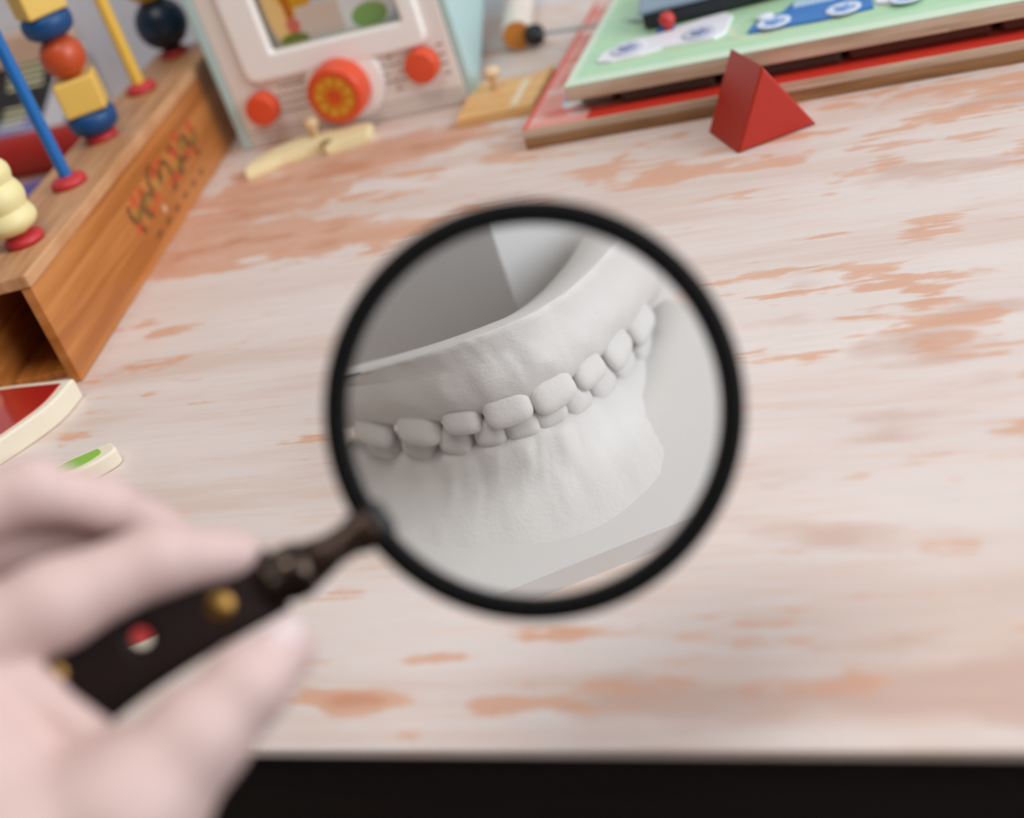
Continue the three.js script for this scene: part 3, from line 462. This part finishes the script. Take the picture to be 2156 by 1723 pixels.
{
  const t = thing('upper_dental_cast', 'white plaster cast of upper teeth and gum seen through the lens', 'dental cast', [Q.x, 0, Q.z], PSI);
  const prof = [[-2, 3], [0.2, 4.5], [1.4, 6.5], [2.4, 9.5], [3.0, 13], [2.4, 17], [2.2, 20], [2.8, 23.5], [2.9, 25], [2.2, 25.8], [-4, 26], [-12, 24], [-15, 18], [-15, 9], [-12, 5], [-7, 3]];
  part('gum', sweep(NS, prof.length, (i, j) => {
    const a = ARC[i], b = near(a.x, UP), [o, y] = prof[j], v = j < 10 ? Math.exp(-(((y - 9) / 7) ** 2)) : 0, m = j < 4 ? 1 : j > 12 ? 0.6 : 0;
    const wob = 0.9 * (fbm(a.x * 0.22 + 40, y * 0.28, 3) - 0.5) * (j < 10 ? 1.6 : 0.4);
    return castAt(a.x + a.nx * (o + 1.5 * (b - 0.5) * v + wob), y + m * (2.4 * b - 1.6) + (j > 5 && j < 13 ? (a.x > 0 ? 0.0012 : -0.0034) * a.x * a.x * (j > 7 ? 1 : 0.6) : 0), a.z + a.nz * (o + 1.5 * (b - 0.5) * v + wob));
  }), plaster, t);
  addTeeth(t, UP, 3.2, -0.7, -0.10, 1);
}
{
  const t = thing('lower_dental_cast', 'white plaster cast of lower jaw on a wide base under the upper one', 'dental cast', [Q.x, 0, Q.z], PSI);
  const prof = [[-7, -4.5], [-3.2, -5], [-2.0, -6.2], [-1.0, -9], [-0.4, -13], [0.2, -17], [1.6, -20.5], [4.5, -23.8], [9, -27.6], [14, -31.4], [20, -36], [18, -40], [-4, -36], [-14, -26], [-15, -18], [-14, -10], [-11, -5]];
  part('gum', sweep(NS, prof.length, (i, j) => {
    const a = ARC[i], b = near(a.x, LOW), [o0, y] = prof[j], o = o0 > 2 ? 2 + (o0 - 2) * Math.max(0.15, 1 - Math.abs(a.x) / 44) : o0, v = j < 9 ? Math.exp(-(((y + 10) / 6) ** 2)) : 0, m = j < 4 ? 1 : 0;
    const fold = j > 2 && j < 9 ? 1.9 * (fbm(a.x * 0.3 + 7, y * 0.12 + 3, 3) - 0.5) : 0;
    const k = j > 3 && j < 12 ? step(12, 27, -y) : 0, q = o + 1.3 * (b - 0.5) * v + fold, xa = a.x + a.nx * q, za = a.z + a.nz * q, xb = a.x * 1.2, zb = -a.x * a.x / 130 + o0 + fold * 0.6;
    return castAt(xa + (xb - xa) * k, y - m * (1.9 * b - 1.2), za + (zb - za) * k);
  }), plaster, t);
  addTeeth(t, LOW, -2.8, -3.4, 0.06, 1.6);
  const P = []; const put = (X, Y, Z) => { const q = castAt(X, Y, Z); P.push(new THREE.Vector3(...q)); P.push(new THREE.Vector3(q[0], 0, q[2])); };
  for (const [X, Y, Z] of [[-54, -37.5, 25], [56, -37.5, 25], [57, -36.5, 22], [-55, -36.5, 22], [-52, -24.5, -8], [54, -24.5, -8], [60, -12, -25], [58, -2, -45], [50, 2, -56], [40, -6, -56], [-44, -20, -40]]) put(X, Y, Z);
  part('base', toCreasedNormals(new ConvexGeometry(P), 0.4), std(plaster.color, 0.7), t);
}
{ // grey card folded into a corner, standing behind the casts
  const c = thing('folded_card', 'grey card folded into a corner standing behind the plaster casts', 'card', [-0.1895, 0, -0.4495], PSI);
  const grey = std(new THREE.Color().setRGB(0.60, 0.59, 0.575), 0.7);
  for (const [s, L, h] of [[-1, 0.064, 0.045], [1, 0.06, 0.038]]) {
    const sh = new THREE.Shape(); sh.moveTo(-s * 0.0006, 0); sh.lineTo(s * L, 0); sh.lineTo(s * L, h); sh.lineTo(-s * 0.0006, 0.08); sh.closePath();
    part('card_panel', new THREE.ExtrudeGeometry(sh, { depth: 0.0015, bevelEnabled: false }), grey, c, [0, 0, 0], [0, s * 30 * rad, 0]);
  }
}

// ---------------------------------------------------------------- magnifying glass and hand
const LENS = new THREE.Vector3(-0.1115, 0.1222, -0.2588);
const held = (name, label, category) => { const t = thing(name, label, category, LENS.toArray()); t.quaternion.setFromRotationMatrix(VIEW); return t; };
{
  const t = held('magnifying_glass', 'black-rimmed magnifying glass with riveted dark wooden handle', 'magnifier');
  const R = 0.0489, F = 0.372, Rc = F * 2 * 0.5, sag = r => Rc - Math.sqrt(Rc * Rc - r * r), half = sag(R + 0.001) + 0.0008, pts = [];
  for (let k = 0; k <= 60; k++) { const r = (R + 0.001) * k / 60; pts.push([r, -half + sag(r)]); }
  for (let k = 60; k >= 0; k--) { const r = (R + 0.001) * k / 60; pts.push([r, half - sag(r)]); }
  pts[0][0] = 0; pts[pts.length - 1][0] = 0;
  const glassGeo = lathe(pts, 128); glassGeo.rotateX(Math.PI / 2);
  part('lens', glassGeo, new THREE.MeshPhysicalMaterial({ color: '#ffffff', roughness: 0, transmission: 1, thickness: 0.006, ior: 1.5, specularIntensity: 1 }), t).userData.label = 'clear convex glass lens';
  const rim = lathe([[0.0478, -0.0045], [0.0495, -0.0058], [0.0525, -0.0056], [0.0538, -0.004], [0.0540, 0], [0.0538, 0.004], [0.0525, 0.0056], [0.0495, 0.0058], [0.0478, 0.0045], [0.0482, 0.002], [0.0482, -0.002], [0.0478, -0.0045]], 128); rim.rotateX(Math.PI / 2);
  part('rim', rim, new THREE.MeshPhysicalMaterial({ color: '#020202', roughness: 0.6, specularIntensity: 0.3 }), t);
  // handle axis, from the rim outwards and a little towards the viewer
  const along = new THREE.Vector3(-0.0584, -0.0235, 0.016).normalize(), start = new THREE.Vector3(-0.0583, -0.0398, 0.006);
  const zz = new THREE.Vector3(0, 0, 1).addScaledVector(along, -along.z).normalize(), yy = new THREE.Vector3().crossVectors(zz, along);
  const frame = new THREE.Matrix4().makeBasis(along, yy, zz).setPosition(start);
  const dirN = start.clone().sub(new THREE.Vector3(-0.0412, -0.0290, 0.001)); const Ln = dirN.length();
  const lugG = rbox(0.012, 0.011, 0.009, 0.003, 3); lugG.rotateZ(Math.atan2(-0.0299, -0.0426)); part('lug', lugG, std('#141211', 0.5), t, [-0.0424, -0.0298, 0.001]);
  const neckG = lathe([[0, 0], [0.0058, 0], [0.0062, 0.002], [0.0046, 0.007], [0.0044, 0.012], [0.0062, Ln - 0.001], [0, Ln]], 40);
  const neck = part('neck', neckG, std('#3a2a20', 0.35, { metalness: 0.6 }), t, [-0.0412, -0.0290, 0.001]); neck.quaternion.setFromUnitVectors(new THREE.Vector3(0, 1, 0), dirN.clone().normalize());
  const fer = part('ferrule', lathe([[0, -0.002], [0.0060, -0.002], [0.0072, 0], [0.0074, 0.004], [0.0068, 0.006], [0.0078, 0.009], [0.0076, 0.011], [0, 0.011]], 48), std('#4b4038', 0.12, { metalness: 0.95 }), t);
  fer.position.copy(start); fer.quaternion.setFromUnitVectors(new THREE.Vector3(0, 1, 0), along); fer.userData.label = 'metal collar';
  // handle scale with a hanging hole
  const s = new THREE.Shape(); s.moveTo(0.009, -0.0062); s.bezierCurveTo(0.03, -0.008, 0.045, -0.009, 0.058, -0.0125); s.bezierCurveTo(0.07, -0.0145, 0.084, -0.012, 0.085, 0); s.bezierCurveTo(0.086, 0.016, 0.074, 0.021, 0.062, 0.0165); s.bezierCurveTo(0.047, 0.0105, 0.03, 0.0085, 0.009, 0.0062); s.closePath();
  const hole = new THREE.Path(); hole.absarc(0.0425, 0.0005, 0.0046, 0, Math.PI * 2, true); s.holes.push(hole);
  const hg = new THREE.ExtrudeGeometry(s, { depth: 0.004, bevelThickness: 0.0024, bevelSize: 0.0022, bevelSegments: 5, curveSegments: 32 }); hg.translate(0, 0, -0.002);
  const hd = part('handle', uvMetres(hg, 'x', 'y'), new THREE.MeshPhysicalMaterial({ map: woodMaterial([20, 7, 5], [30, 11, 8]).map, roughness: 0.55, specularIntensity: 0.45 }), t); hd.applyMatrix4(frame);
  for (const x of [0.0225, 0.0645]) part('rivet', lathe([[0, 0.0056], [0.003, 0.0052], [0.0042, 0.0042], [0.0042, -0.005], [0, -0.005]], 28), std('#8f6d3a', 0.35, { metalness: 0.95 }), hd, [x, 0.0005, 0], [Math.PI / 2, 0, 0]);
}
{
  const t = held('person', 'bare left hand holding the magnifying glass by its handle', 'person');
  const skin = new THREE.MeshPhysicalMaterial({ color: new THREE.Color().setRGB(0.61, 0.435, 0.40), roughness: 0.55 });
  const chains = [
    [[-0.0575, -0.0554, 0.034, 0.0066], [-0.0655, -0.0621, 0.040, 0.0092], [-0.0756, -0.0726, 0.045, 0.0112], [-0.0898, -0.0878, 0.049, 0.0165]],          // thumb
    [[-0.0898, -0.0878, 0.049, 0.0165], [-0.1103, -0.0983, 0.050, 0.020], [-0.1459, -0.0724, 0.034, 0.024]],                                                  // ball of the thumb to the palm
    [[-0.1103, -0.0983, 0.050, 0.020], [-0.1346, -0.1334, 0.062, 0.026], [-0.160, -0.19, 0.075, 0.028]],                                                       // wrist and forearm
    [[-0.1459, -0.0724, 0.034, 0.024], [-0.1346, -0.1334, 0.062, 0.026]],
    [[-0.1404, -0.0587, 0.034, 0.0122], [-0.1133, -0.0456, 0.029, 0.0102], [-0.0908, -0.0358, 0.021, 0.0083], [-0.0740, -0.0362, 0.009, 0.0062]],             // index finger
    [[-0.149, -0.0278, 0.020, 0.0112], [-0.123, -0.0196, 0.016, 0.0076], [-0.1079, -0.0240, 0.008, 0.0068], [-0.0956, -0.0320, -0.003, 0.0062]],              // middle finger
    [[-0.1459, -0.0724, 0.034, 0.022], [-0.149, -0.0278, 0.018, 0.0115]],
    [[-0.142, -0.036, 0.004, 0.010], [-0.118, -0.034, 0.0, 0.0075], [-0.098, -0.038, -0.004, 0.006]],                                                         // extra flesh added behind the finger gap so it shows dark
    [[-0.1366, -0.0565, 0.032, 0.0075], [-0.1146, -0.0652, 0.036, 0.0048], [-0.0942, -0.0768, 0.043, 0.0048]],                                                 // web towards the thumb
    [[-0.1544, -0.0429, 0.026, 0.0105], [-0.1716, -0.0572, 0.008, 0.0085], [-0.1605, -0.0699, -0.002, 0.0075], [-0.145, -0.07, -0.004, 0.0068]],               // ring finger, curled
    [[-0.1622, -0.0617, 0.026, 0.0095], [-0.1798, -0.0796, 0.010, 0.0075], [-0.1679, -0.0896, 0.002, 0.0066], [-0.153, -0.0895, 0.0, 0.006]],                  // little finger, curled
  ];
  const bones = []; for (const c of chains) for (let i = 0; i < c.length - 1; i++) { const a = c[i], b = c[i + 1], d = [b[0] - a[0], b[1] - a[1], b[2] - a[2]]; bones.push([a, d, d[0] ** 2 + d[1] ** 2 + d[2] ** 2, a[3], b[3]]); }
  const K = 0.004;
  const sdf = (x, y, z) => {
    let m = 1;
    for (const [a, d, l, ra, rb] of bones) {
      const px = x - a[0], py = y - a[1], pz = z - a[2], q = Math.min(1, Math.max(0, (px * d[0] + py * d[1] + pz * d[2]) / l));
      const e = Math.hypot(px - q * d[0], py - q * d[1], pz - q * d[2]) - (ra + (rb - ra) * q), h = Math.max(K - Math.abs(m - e), 0) / K;
      m = Math.min(m, e) - h * h * K / 4;
    }
    return m;
  };
  const g = surfaceNet([-0.2, -0.225, -0.03], [-0.045, -0.005, 0.108], 0.0016, sdf);
  part('hand', g, skin, t);
  const nail = new THREE.SphereGeometry(1, 24, 16); nail.scale(0.0055, 0.0042, 0.0016);
  part('thumbnail', nail, new THREE.MeshPhysicalMaterial({ color: '#dcc6c4', roughness: 0.4, clearcoat: 0.2 }), t, [-0.0585, -0.0512, 0.0385], [-0.75, -0.1, 0.75]);
}

renderer.render(scene, camera);
